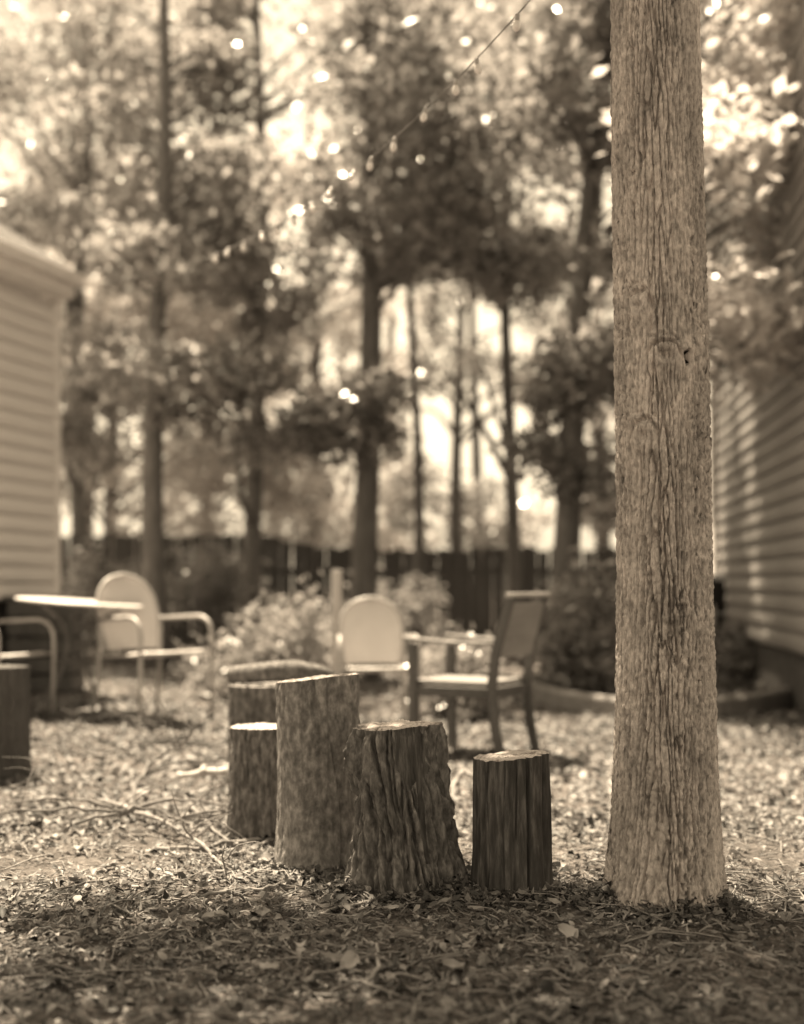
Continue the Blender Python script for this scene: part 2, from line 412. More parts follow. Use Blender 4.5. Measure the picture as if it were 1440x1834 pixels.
def tree(label, px, d, r0, height, clumps, seed, leaf=.13, n_tw=46, n_per=13, mat='foliage', lean=(0,0), group='trees along the back of the yard', cat='tree', name='broadleaf_tree', bark='bark_dark', base=None, flat=.55, extra_limbs=()):
    """clumps: (x, y, z, radius) in world coordinates"""
    rs = np.random.RandomState(seed)
    b = G(px, d) if base is None else base
    t = thing(name, label, cat, tuple(b), 0, group)
    mb = MB(); n = 14; pts = []; rad = []
    for i in range(n):
        s = i/(n-1); z = -.08 + s*height
        pts.append(Vector((lean[0]*s + .06*math.sin(s*7+seed), lean[1]*s + .05*math.cos(s*5+seed), z)))
        rad.append(r0*(1-.78*s)*(1+.55*math.exp(-max(z,0)/.18)))
    mb.tube(pts, rad, 14)
    tw_all = []
    def trunk_at(z):
        s = min(max((z+.08)/height, 0), 1); i = s*(n-1); k = min(int(i), n-2); return pts[k].lerp(pts[k+1], i-k), rad[k]
    for (cx, cy, cz, cr) in clumps:
        c = Vector((cx, cy, cz)) - b
        hor = math.hypot(c.x, c.y)
        za = min(max(c.z - .35*hor - .2, .3*c.z), height*.97)
        p0, rr = trunk_at(za)
        lp = curve_pts(p0, c, rs, .06, .14, 8); r1 = min(rr*.55, .012+.02*(c-p0).length)
        mb.tube(lp, [r1*(1-.8*i/7) for i in range(8)], 6)
        u = rs.normal(0, 1, (n_tw, 3)); u /= np.linalg.norm(u, axis=1, keepdims=True)
        q = np.array(c) + u*(rs.rand(n_tw, 1)**.45)*np.array([cr, cr, cr*flat])
        for j in range(0, n_tw, 4):
            mb.tube(curve_pts(lp[-1-(j % 4)], q[j], rs, .03, .12, 4), [.010, .008, .006, .004], 4, False)
        tw_all.append(q)
    for a, c, ra, rb in extra_limbs:
        lp = curve_pts(Vector(a)-b, Vector(c)-b, rs, .02, .06, 8)
        mb.tube(lp, [ra + (rb-ra)*i/7 for i in range(8)], 8)
    mb.build('trunk', M[bark], t, True)
    if tw_all:
        v, f, tone = leaf_cloud(np.concatenate(tw_all), n_per, (.15, .15, .09), leaf, rs, 1.7, .5, .15)
        link('crown', npmesh('crown', v, f, tone), M[mat], t)
    return t

def clumps_in(rs, n, px0, px1, py0, py1, d0, d1, r0, r1):
    out = []
    for k in range(n):
        d = rs.uniform(d0, d1); p = P(rs.uniform(px0, px1), rs.uniform(py0, py1), d)
        out.append((p.x, p.y, p.z, rs.uniform(r0, r1)))
    return out
rs = np.random.RandomState(11)
tree('slender dark-trunked tree just right of the left house corner', 146, 17.5, .13, 9.5, clumps_in(rs, 22, -60, 300, -120, 560, 15, 18.5, .5, 1.0) + clumps_in(rs, 7, 60, 240, 500, 820, 15, 18, .4, .7), 21, n_tw=30, n_per=12)
tree('dark-trunked tree behind the round-backed chair on the left', 284, 13.0, .13, 9.0, clumps_in(rs, 16, 180, 420, -80, 420, 13.2, 15.5, .4, .8) + clumps_in(rs, 8, 190, 380, 430, 760, 12.2, 13.6, .3, .5), 22, n_tw=28, n_per=9)
tree('straight dark-trunked tree rising behind the leafy shrub left of centre', 460, 15.0, .12, 10.0, clumps_in(rs, 7, 340, 470, 230, 560, 14, 16.5, .4, .8) + clumps_in(rs, 5, 590, 680, -60, 300, 14, 16, .4, .8) + clumps_in(rs, 4, 380, 450, -60, 120, 14, 16, .4, .6) + clumps_in(rs, 9, 390, 560, 430, 820, 13, 15, .3, .5), 23, n_tw=28, n_per=12)
tree('thick dark-trunked tree near the centre, behind the middle metal chair', 655, 13.4, .155, 10.5, clumps_in(rs, 10, 650, 880, -120, 250, 12, 15, .5, .9) + clumps_in(rs, 9, 540, 850, 260, 520, 12, 15, .5, .9) + clumps_in(rs, 5, 560, 680, 560, 860, 12.4, 13.4, .3, .45), 24, mat='foliage_dark', n_tw=30, n_per=12)
tree('thin dark sapling just right of the thick central trunk', 742, 15.0, .075, 7.5, clumps_in(rs, 9, 690, 800, 60, 520, 14.4, 15.6, .45, .7), 25)
tree('forked dark-trunked tree standing in the bright gap right of centre', 912, 15.2, .10, 9.0, clumps_in(rs, 13, 830, 1010, -40, 520, 14.5, 16, .5, .9), 26,
     extra_limbs=[(P(910, 850, 15.2), P(800, 660, 14.9), .05, .02), (P(910, 800, 15.2), P(860, 640, 15.4), .04, .015), (P(912, 880, 15.2), P(985, 760, 15.4), .04, .015)])
tree('thick leaning dark-trunked tree close to the left of the big foreground tree', 988, 12.0, .14, 10.0, clumps_in(rs, 18, 920, 1180, -120, 540, 11, 13.5, .5, 1.0) + clumps_in(rs, 5, 960, 1090, 560, 860, 11.4, 12.4, .28, .42), 27, lean=(.9, .3), mat='foliage_dark', n_tw=30, n_per=12)
tree('leafy tree rising behind the right house', 1330, 18.5, .15, 11.0, clumps_in(rs, 24, 1180, 1500, -100, 560, 17, 20, .8, 1.3), 28)
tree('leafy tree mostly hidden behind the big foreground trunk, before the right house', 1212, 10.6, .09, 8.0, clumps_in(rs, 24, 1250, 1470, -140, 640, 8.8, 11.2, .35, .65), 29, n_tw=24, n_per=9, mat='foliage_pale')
# trees beyond the fence
g2 = 'trees beyond the fence'
def ft(label, px, d, seed, c, **k):
    r_ = np.random.RandomState(seed); tree(label, px, d, .15, 10.5, clumps_in(r_, *c), seed, leaf=.16, group=g2, n_per=10, name='background_tree', **k)
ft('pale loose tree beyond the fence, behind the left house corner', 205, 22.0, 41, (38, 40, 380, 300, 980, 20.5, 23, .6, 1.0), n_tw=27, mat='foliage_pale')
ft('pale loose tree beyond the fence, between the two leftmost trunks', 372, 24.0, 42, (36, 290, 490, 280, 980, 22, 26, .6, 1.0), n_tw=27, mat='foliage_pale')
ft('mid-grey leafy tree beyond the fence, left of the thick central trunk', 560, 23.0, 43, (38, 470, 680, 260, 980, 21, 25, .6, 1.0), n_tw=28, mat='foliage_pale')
ft('sparse tree beyond the fence, low in the bright central gap', 850, 26.0, 44, (15, 690, 990, 820, 985, 24, 27, .5, .9), n_tw=24)
ft('leafy tree beyond the fence, left of the big foreground tree', 1075, 22.0, 45, (20, 1010, 1180, 500, 980, 20.5, 23.5, .6, 1.0), n_tw=28)
ft('sparse tree beyond the fence, between the forked tree and the sapling', 822, 24.0, 47, (15, 690, 990, 480, 800, 23, 26, .35, .7), n_tw=16)
ft('broad leafy tree beyond the fence, high behind the left house roof', 160, 25.0, 48, (24, -60, 400, -80, 420, 24, 28, .8, 1.3), n_tw=30)
ft('high spreading tree beyond the fence, over the centre', 700, 27.0, 46, (17, 690, 1000, -60, 480, 25, 29, .8, 1.3), n_tw=34)

# leafy shrubs
def shrub(label, px, d, w, h, seed, n_st=16, leaf=.10, n_per=26, mat='foliage_glossy', name='shrub', group='shrubs at the back of the yard'):
    r_ = np.random.RandomState(seed); b = G(px, d); t = thing(name, label, 'shrub', tuple(b), 0, group)
    mb = MB(); ends = []
    for k in range(n_st):
        a = r_.uniform(0, 2*math.pi); rr = w/2*math.sqrt(r_.rand()); e = np.array([rr*math.cos(a), rr*math.sin(a), h*r_.uniform(.35, 1.0)*(1-.35*(rr/(w/2))**2)])
        lp = curve_pts((e[0]*.15, e[1]*.15, -.03), e, r_, .05, .12, 7)
        mb.tube(lp, [.014*(1-.7*i/6) for i in range(7)], 5); ends.append(e)
        for i in (3, 4, 5):
            e2 = np.array(lp[i]) + r_.normal(0, .12, 3); ends.append(e2); mb.tube([lp[i], e2], [.006, .003], 4, False)
    mb.build('stem', M['twig'], t, True)
    v, f, tone = leaf_cloud(np.array(ends), n_per, (.09, .09, .06), leaf, r_, 2.6, .3, .3)
    link('foliage', npmesh('foliage', v, f, tone), M[mat], t)
    return t
shrub('tall glossy-leaved shrub between the two metal chairs', 540, 10.3, .85, 1.15, 61, 26, n_per=13)
shrub('small leafy shrub behind the wooden armchair', 815, 9.6, .8, .66, 62, 18, .09)
shrub('loose bushy shrub left of the big tree, behind the wooden armchair', 1048, 10.9, .8, 1.35, 63, 32, n_per=22)
shrub('low sunlit groundcover bush beside the left metal chair', 430, 10.2, .8, .36, 64, 16, .08)
shrub('low leafy bush by the fence behind the patio table', 215, 14.5, 1.2, 1.55, 65, 20, .1)
shrub('arching leafy plant by the dark bin at the right house', 1322, 12.6, .4, .72, 66, 10, .12)
shrub('dark leafy bush by the fence behind the central trunk', 700, 15.0, 1.3, 1.3, 67, 20, .1, mat='foliage_dark')
shrub('leafy bush by the fence between two left trunks', 390, 15.3, 1.4, 1.7, 68, 22, .1, mat='foliage_dark')

# ---------------------------------------------------------------- big tree in the right foreground
def grid_cyl(nt_, nz, fn):
    """closed grid cylinder; fn(theta, s) -> x, y, z arrays"""
    th = np.linspace(0, 2*np.pi, nt_, endpoint=False); s = np.linspace(0, 1, nz)
    T, S = np.meshgrid(th, s); x, y, z = fn(T, S)
    v = np.stack([x, y, z], -1).reshape(-1, 3); ii = np.arange(nt_*nz).reshape(nz, nt_); jj = np.roll(ii, -1, 1)
    f = np.stack([ii[:-1], jj[:-1], jj[1:], ii[1:]], -1).reshape(-1, 4)
    return v, f
MASK = {}
TB = G(1187, 3.96)
KN = [(2.0-.0, 1130, 540, .06), (0, 1180, 640, .055), (0, 1135, 780, .06)]
def trunk_fn(T, S):
    z = np.where(S < .88, -.12 + S/.88*3.3, 3.18 + (S-.88)/.12*2.9)
    cx = -.004*z + .012*np.sin(z*1.3+.5); cy = .01*np.sin(z*1.1)
    r = .135 + .012*np.clip(3.0-z, 0, 3)/3 + .040*np.exp(-np.maximum(z+.02, 0)/.45) - .006*np.clip(z-2.5, 0, 4)
    r = r*(1 + .02*np.sin(2*T+.6+z*.4) + .018*np.sin(3*T+1.1-z*.7) + .15*np.exp(-np.maximum(z,0)/.09)*(.5+.5*np.sin(5*T+.4+.8*np.sin(2*T))))
    u, w = np.cos(T), np.sin(T)
    wob = .5*(vnoise(u*3+9, w*3, z*3.2)-.5)
    tt = T/(2*np.pi); w1 = fbm(u*5+3, w*5, z*9, 3)-.5; w2 = fbm(u*4, w*4+7, z*7, 2)-.5
    n4 = fbm(u*22, w*22, z*55, 3)
    c1 = cells(tt*37 + 1.0*w1 + .30*(n4-.5), z*4.6 + 1.2*w2 + 5*vnoise(u*9, w*9, 1), 37, 3)
    c2 = cells(tt*100 + 1.2*w1 + .5*(n4-.5), z*24 + 2*w2, 100, 11)
    n3 = fbm(u*14, w*14, z*42, 3)
    fur = sstep(.0, .24, c1); fine = sstep(0, .5, c2)
    lump = fbm(u*1.8+4, w*1.8, z*1.1, 3)
    amt = np.clip(.35 + 2.6*(lump-.36), .25, 1.35)*(1-.30*sstep(1.2, 2.6, z))
    disp = amt*(.026*(fur-1) + .006*(fine-1)) + .007*(n3-.5) + .009*(n4-.5) + .016*(lump-.5)
    for px, py, rad, amp, asp, ro in ((1134, 548, .042, .018, .85, 1.0), (1176, 640, .060, .016, 1.3, 1.0), (1138, 782, .050, .020, .95, 1.0)):
        xx = (px-1187)/577.0; zz = 1 - (py-HY)/F*(3.96-.13); th0 = -np.pi/2 + math.asin(max(-.95, min(.95, xx/.15)))
        da = (np.angle(np.exp(1j*(T-th0))))*.15; dz = (z-zz) + .35*da*(.5-rad*6)
        rr = np.sqrt(da**2 + (dz*asp)**2) + .030*(fbm(u*6+px, w*6, z*10, 3)-.5)
        fold = sstep(-.035, .02, dz + .02*(fbm(u*5, w*5+py, z*9, 2)-.5))
        disp = disp*(1-.35*np.exp(-(rr/rad)**4)) + amp*1.7*np.exp(-(rr/(rad*1.05))**2) - ro*(.024*np.exp(-((rr-rad*.95)/.008)**2)*fold + .012*np.exp(-((rr-rad*1.45)/.006)**2)*fold*sstep(.4, .6, fbm(u*8, w*8+py, z*12, 2)) + .030*np.exp(-(rr/(rad*.36))**2))
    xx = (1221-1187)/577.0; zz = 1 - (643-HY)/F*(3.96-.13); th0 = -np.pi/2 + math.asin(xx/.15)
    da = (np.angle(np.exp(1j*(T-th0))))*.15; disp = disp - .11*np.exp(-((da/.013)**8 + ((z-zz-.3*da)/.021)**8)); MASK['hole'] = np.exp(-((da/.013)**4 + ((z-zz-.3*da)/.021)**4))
    r = r + disp
    return cx + r*u, cy + r*w, z
big = thing('big_tree', 'big furrowed tree trunk rising through the right foreground', 'tree', tuple(TB))
v, f = grid_cyl(450, 900, trunk_fn)
big_trunk = link('trunk', npmesh('trunk', v, f), M['bark'], big, True)
big_trunk.data.materials.append(M['rot']); mk = MASK.pop('hole')[:-1].ravel() > .3  # faces inside the knot hole get its shade as a dark colour
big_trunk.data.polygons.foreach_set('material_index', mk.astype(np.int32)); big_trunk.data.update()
rs2 = np.random.RandomState(5)
mb = MB(); tips = []
for k in range(13):
    a = k*2.4; L = rs2.uniform(1.6, 2.7); z0 = 4.2 + 2.2*k/13
    e = (L*math.cos(a), L*math.sin(a), z0 + rs2.uniform(.6, 1.8))
    lp = curve_pts((0, 0, z0), e, rs2, .08, .12, 8); mb.tube(lp, [.055*(1-.85*i/7) for i in range(8)], 7)
    u = rs2.normal(0, 1, (52, 3)); u /= np.linalg.norm(u, axis=1, keepdims=True)
    q = np.array(lp[6]) + u*(rs2.rand(52, 1)**.4)*np.array([1.1, 1.1, .6]); tips.append(q)
    for j in range(0, 52, 4): mb.tube(curve_pts(lp[7-(j % 4)], q[j], rs2, .03, .1, 4), [.01,.008,.006,.004], 4, False)
mb.tube([(0,0,5.9),(0.02,0,6.6),(0,.03,7.4),(.05,0,8.2)], [.12,.09,.06,.03], 10)
mb.build('limb', M['bark'], big, True)
v, f, tone = leaf_cloud(np.concatenate(tips), 24, (.16, .16, .1), .09, rs2, 1.7, .5, .1)
link('crown', npmesh('crown', v, f, tone), M['foliage'], big)
# an unseen tree added left of frame so its crown shades near ground
r_ = np.random.RandomState(8)
cl = [(r_.uniform(-1.9, 1.5), r_.uniform(1.7, 5.4), r_.uniform(4.6, 7.2), r_.uniform(.6, 1.0)) for k in range(26)]
tree('unseen tree added left of the view to shade the near ground', 0, 5.0, .17, 8.0, cl, 31, leaf=.11, n_tw=44, n_per=22, group=None, base=Vector((-2.7, 2.8, gz(-2.7, 2.8))), name='added_shade_tree')

# ---------------------------------------------------------------- stumps
MASK = {}
def stump(name, label, px, d, fn, top_fn, bark_mat, nt_=220, nz=180, group='cut stumps standing on end', top='cut_wood'):
    b = G(px, d); t = thing(name, label, 'stump', tuple(b), 0, group)
    v, f = grid_cyl(nt_, nz, fn)
    bk = link('bark', npmesh('bark', v, f), M[bark_mat], t, True)
    if 'bare' in MASK:
        bk.data.materials.append(M['stump_bare']); mk = MASK.pop('bare')[:-1].ravel() > .5
        bk.data.polygons.foreach_set('material_index', mk.astype(np.int32)); bk.data.update()
    # cut face: rings shrinking from just inside the bark rim to the middle
    rim = v.reshape(nz, nt_, 3)[-1]; c = rim.mean(0); rings = 26; vs = []
    for i in range(rings):
        s = 1.0 - i/rings; p = c + (rim-c)*(s*.995)
        zz = rim[:, 2]*s + c[2]*(1-s)
        th_ = np.arctan2(p[:, 1]-c[1], p[:, 0]-c[0]); rough = (fbm(p[:, 0]*40, p[:, 1]*14, 3.0, 3)-.5)*.012*(1 if i else 0) - .014*sum(np.exp(-((np.angle(np.exp(1j*(th_-a0-.15*np.sin(s*9)))))*s/.035)**2) for a0 in (.4, 2.3, 4.1))*(1 if 1 < i < 24 else 0) + top_fn(p[:, 0], p[:, 1], s)*(1 if i else 0)
        p[:, 2] = zz + rough - (.0 if i == 0 else .001); vs.append(p)
    vs = np.concatenate(vs + [c[None]]); ii = np.arange(rings*nt_).reshape(rings, nt_); jj = np.roll(ii, -1, 1)
    f1 = np.stack([ii[:-1], jj[:-1], jj[1:], ii[1:]], -1).reshape(-1, 4)
    me = bpy.data.meshes.new('cut_face')
    me.from_pydata([tuple(q) for q in vs], [], [tuple(q) for q in f1] + [(int(ii[-1, k]), int(jj[-1, k]), rings*nt_) for k in range(nt_)])
    link('cut_face', me, M[top], t, True)
    return t
# tall smooth-barked stump
def f_tall(T, S):
    z = -.06 + S*.725; u, w = np.cos(T), np.sin(T)
    r = .143 + .022*np.exp(-np.maximum(z,0)/.10) + .009*np.sin(2*T+1+z) + .009*np.sin(3*T+z*3) + .010*(fbm(u*1.5+2, w*1.5, z*3, 2)-.5) - .012*np.exp(-(np.angle(np.exp(1j*(T-(-np.pi/2+.62+.15*np.sin(z*9)))))/.06)**2) - .016*sstep(.45, .62, fbm(u*4+8, w*4, z*5, 3))*sstep(.35, .6, z)
    r = r + .006*(fbm(u*3, w*3, z*6, 4)-.5) + .009*(fbm(u*12, w*12, z*26, 4)-.5) - .004*np.clip(1-np.abs(2*vnoise(u*5, w*5, z*2.2)-1)*6, 0, 1)
    lx = -.012*S
    zz = z + np.where(S > .9, (S-.9)*10*(.018*u*.9 - .004*w), 0)
    return lx + r*u*.98, r*w, zz
stump('stump', 'tallest stump, smooth bark and slanting cut top, left of centre', 572, 4.52, f_tall, lambda x, y, s: 0*x, 'stump_smooth')
# front stump: deep slanting furrows, flared foot, burl on its left
def f_front(T, S):
    z = -.06 + S*.595; u, w = np.cos(T), np.sin(T)
    foot = np.exp(-np.maximum(z, 0)/.12)
    r = .150 + .060*foot*(.55+.45*np.sin(4*T+.9)) + .012*(1-S) + .010*np.sin(2*T+.5) + .008*np.sin(3*T+1.2)
    tw = T - .35*(1-S)
    uu, ww = np.cos(tw), np.sin(tw); tt = (tw % (2*np.pi))/(2*np.pi); w1 = fbm(uu*4, ww*4, z*9, 3)-.5; w2 = fbm(uu*3+5, ww*3, z*8, 3)-.5
    c1 = cells(tt*24 + 1.1*w1, z*2.3 + .8*w2 + 3*vnoise(uu*3, ww*3, 4), 24, 5); c2 = cells(tt*56 + 1.6*w1, z*9 + 1.5*w2, 56, 17)
    d = .032*(sstep(-.02, .45, c1)-1) + .009*(sstep(0, .5, c2)-1) + .009*(fbm(u*10, w*10, z*24, 4)-.5) + .012*(fbm(uu*2.4+7, ww*2.4, z*2, 2)-.5)
    # bark lost: bare strip on the front right, upper part
    da = np.angle(np.exp(1j*(T-(-np.pi/2+.38)))); bare = sstep(.62, .34, np.abs(da + .25*(fbm(u*5, w*5, z*7, 2)-.5)))*sstep(.33, .40, z + .10*(fbm(u*6, w*6, 2, 2)-.5))
    da2 = np.angle(np.exp(1j*(T-(-np.pi/2+.62)))); bare = np.maximum(bare, sstep(.16, .08, np.abs(da2+.2*(z-.3)))*sstep(.05, .15, z))
    rim = sstep(.505, .525, z); MASK['bare'] = bare
    d = d*(1-bare) + bare*(-.030 + .006*(vnoise(u*22, w*22, z*4)-.5)) - .006*rim
    # burl
    db = np.angle(np.exp(1j*(T-(np.pi+.42))))*.16; rb = np.sqrt(db**2 + (z-.42)**2*.6)
    d = d + .042*np.exp(-(rb/.062)**2)*(1+.8*(fbm(u*16, w*16, z*38, 3)-.5))
    r = r + d
    zz = z + np.where(S > .93, (S-.93)/.07*(.006*(vnoise(u*6, w*6, 1)-.5) + .004*u), 0)
    lx = .018 - .03*S
    return lx + r*u, r*w, zz
stump('stump', 'front stump with deep furrowed bark, flared foot and a burl', 718, 4.18, f_front, lambda x, y, s: .012*(vnoise(x*18, y*18, 7)-.5), 'stump_furrowed', 370, 280)
# right stump: barkless, squarish, cracked
def f_right(T, S):
    z = -.06 + S*.50; u, w = np.cos(T), np.sin(T)
    sq = 1/np.maximum(np.abs(np.cos(T-.5)), np.abs(np.sin(T-.5)))
    r = .112*(.72 + .28*sq) + .010*np.exp(-np.maximum(z,0)/.08) + .004*np.sin(5*T)
    r = r + .016*(vnoise(u*6, w*6, z*2.0)-.5) + .008*(vnoise(u*22, w*22, z*4)-.5) + .012*(fbm(u*1.5, w*1.5, z*3, 2)-.5) + .0015*(fbm(u*20, w*20, z*40, 2)-.5)
    for a0, wd, dp_ in ((.42, .035, .030), (-.35, .025, .014), (1.1, .03, .022), (-.85, .025, .018), (.02, .018, .010)):
        da = np.angle(np.exp(1j*(T-(-np.pi/2+a0) - .22*(vnoise(z*5+a0*9, 0, 0)-.5)))); r = r - dp_*np.exp(-(da/wd)**2)
    zz = z + np.where(S > .9, (S-.9)*10*(.012*u + .006*(vnoise(u*5, w*5, 3)-.5)), 0)
    return .008*(1-S) + r*u, r*w, zz
stump('stump', 'short barkless cracked stump, rightmost of the four in front of the wooden armchair', 915, 4.14, f_right, lambda x, y, s: 0*x, 'stump_bare')
def f_plain(rad, h, seed, slope=.01, kf=4.5):
    def fn(T, S):
        z = -.06 + S*(h+.06); u, w = np.cos(T), np.sin(T)
        r = rad*(1 + .12*np.exp(-np.maximum(z,0)/.08) + .03*np.sin(2*T+seed) + .02*np.sin(3*T+2*seed))
        c1 = cells(T/(2*np.pi)*26 + 1.5*(fbm(u*4+seed, w*4, z*8, 3)-.5), z*6 + 1.5*(fbm(u*3, w*3+seed, z*7, 2)-.5), 26, int(seed)); r = r + .013*(sstep(0, .5, c1)-1) + .007*(fbm(u*10+seed, w*10, z*24, 3)-.5)
        return r*u, r*w, z + np.where(S > .9, (S-.9)*10*slope*u, 0)
    return fn
stump('stump', 'short dark stump with a pale cut top, tucked left of the tallest stump', 466, 5.02, f_plain(.118, .435, 2.0, 0), lambda x, y, s: 0*x, 'stump_furrowed', 160, 110)
stump('stump', 'dark squat stump behind, left of the tallest stump, carrying a log', 470, 6.1, f_plain(.165, .515, 5.0, .0), lambda x, y, s: 0*x, 'stump_furrowed', 160, 100, top='stump_smooth')
stump('stump', 'dark stump cut off by the left edge of the picture', 0, 6.4, f_plain(.14, .55, 7.0, 0), lambda x, y, s: 0*x, 'fence', 150, 100, top='fence')
# log lying on the squat stump
c = G(470, 6.1); lg = thing('log', 'short bent log lying across the top of the squat rear stump', 'log', (c.x, c.y, c.z+.515))
lp = [Vector((-.16,.02,.045)), Vector((-.06,.0,.05)), Vector((.05,-.02,.062)), Vector((.16,-.01,.068)), Vector((.27,.02,.05)), Vector((.34,.03,.03))]
MB().tube(lp, [.040,.046,.05,.05,.042,.030], 14).build('bark', M['stump_furrowed'], lg, True)
MB().tube([lp[0]-Vector((.004,0,0)), lp[0]+Vector((.001,0,0))], [.038,.038], 14).build('cut_face', M['cut_wood'], lg)

# ---------------------------------------------------------------- metal lawn chairs
def arc(p0, p1, p2, n=6):
    p0, p1, p2 = Vector(p0), Vector(p1), Vector(p2)
    return [(p0*(1-t)**2 + p1*2*t*(1-t) + p2*t*t) for t in [i/n for i in range(n+1)]]
def metal_chair(label, loc, rz, group):
    t = thing('metal_chair', label, 'chair', loc, rz, group)       # faces +x
    # backrest: dished oval pan leaning back
    nu, nv = 28, 26; vs = []; fs = []
    def back(u, vv, off=0.0):
        zz = .43 + .47*vv; hw = .225*(1 - max(0, (vv-.45)/.55)**2.6)**.5 if vv < 1 else 0
        hw = hw*(.86 + .14*min(1, vv/.35)) if vv < 1 else 0
        y = u*hw; x = -.17 - .115*vv - .035*(1-u*u) + off
        return Vector((x, y, zz))
    for off in (0, -.012):
        for j in range(nv+1):
            for i in range(nu+1): vs.append(back(-1+2*i/nu, j/nv*.9995, off))
    W = nu+1; B = W*(nv+1)
    for j in range(nv):
        for i in range(nu):
            a = j*W+i; fs.append((a, a+1, a+W+1, a+W)); fs.append((B+a, B+a+W, B+a+W+1, B+a+1))
    br = MB().add(vs, fs).build('backrest', M['white_enamel'], t, True)
    edge = [back(1, j/nv*.9995, -.006) for j in range(nv+1)] + [back(-1, j/nv*.9995, -.006) for j in range(nv, -1, -1)]
    MB().tube(edge, .013, 8).build('rim', M['tube_enamel'], br, True)
    # seat pan
    vs = []; fs = []; nu = nv = 16
    for off in (0, -.014):
        for j in range(nv+1):
            for i in range(nu+1):
                a, b_ = i/nu*2-1, j/nv*2-1
                x = .02 + .235*a; y = .235*b_*(1-.06*max(0,-a)); rr = max(abs(a), abs(b_))
                vs.append((x, y, .42 - .022*(1-a*a)*(1-b_*b_) + .02*a - (.018 if (rr > .99 and off == 0) else 0) + off))
    W = nu+1; B = W*(nv+1)
    for j in range(nv):
        for i in range(nu):
            a = j*W+i; fs.append((a, a+1, a+W+1, a+W)); fs.append((B+a, B+a+W, B+a+W+1, B+a+1))
    MB().add(vs, fs).build('seat', M['white_enamel'], t, True)
    MB().tube([(.26,-.235,.42),(.26,.235,.42)], .011, 8).build('seat_rail', M['tube_enamel'], t, True)
    MB().tube([(-.2,-.21,.39),(-.2,.21,.39)], .011, 8).build('stretcher', M['tube_enamel'], t, True)
    for s in (-1, 1):
        p = [(-.21, s*.235, .62)] + arc((.12, s*.262, .64), (.255, s*.268, .645), (.265, s*.27, .52), 7) + [(.262, s*.272, .25), (.255, s*.275, .012)]
        MB().tube(p, .0135, 9).build('armrest', M['tube_enamel'], t, True)
        MB().tube([(-.215, s*.232, .64), (-.205, s*.228, .45), (-.225, s*.235, .25), (-.27, s*.245, .012)], .0135, 9).build('leg', M['tube_enamel'], t, True)
        for x_ in (.255, -.27): MB().tube([(x_, s*(.275 if x_ > 0 else .245), -.004), (x_, s*(.275 if x_ > 0 else .245), .022)], .018, 9).build('foot', M['rubber'], t)
    return t
gch = 'round-backed metal lawn chairs'
chair_l = metal_chair('round-backed white metal chair beside the patio table', tuple(G(270, 8.4)), R(-42), gch)
chair_l.scale = (1.06, 1.06, 1.06)
dup(chair_l, tuple(G(672, 8.9)), R(-82), 'round-backed white metal chair between the tallest stump and wooden armchair', gch, (1.0, 1.0, 1.0))
dup(chair_l, tuple(G(-12, 8.2)), R(-22), 'metal chair at the far left edge, partly out of the picture', gch, (1.0, 1.0, 1.0))

# ---------------------------------------------------------------- patio table
c = G(128, 8.55)
tb = thing('patio_table', 'round pale patio table with thin curved iron legs at left', 'table', tuple(c))
tb.rotation_euler = (0, R(4.2), 0)
mb = MB(); n = 48; prof = [(0,.0),(.40,0.0),(.415,-.004),(.42,-.008),(.42,-.018),(.412,-.022),(.38,-.020),(0,-.03)]
vs, fs = [], []
for r_p, z_p in prof[1:-1]:
    for k in range(n): vs.append((r_p*math.cos(2*math.pi*k/n), r_p*math.sin(2*math.pi*k/n), .76+z_p))
for j in range(len(prof)-3):
    for k in range(n): fs.append((j*n+k, (j+1)*n+k, (j+1)*n+(k+1) % n, j*n+(k+1) % n))
fs.append(tuple(range(n))); fs.append(tuple((len(prof)-3)*n+k for k in range(n-1, -1, -1)))
mb.add(vs, fs).build('tabletop', M['white_enamel'], tb, False)
for k in range(4):
    a = math.pi/4 + k*math.pi/2 + .3; ca, sa = math.cos(a), math.sin(a)
    pr = arc((.36*1, 0, .73), (.02, 0, .60), (.10, 0, .36), 8) + arc((.11, 0, .33), (.18, 0, .12), (.36, 0, .01), 8)
    MB().tube([(p.x*ca, p.x*sa, p.z) for p in pr], .011, 8).build('leg', M['iron'], tb, True)
ring = [(.13*math.cos(2*math.pi*k/24), .13*math.sin(2*math.pi*k/24), .36) for k in range(25)]
MB().tube(ring, .009, 8).build('brace_ring', M['iron'], tb, True)

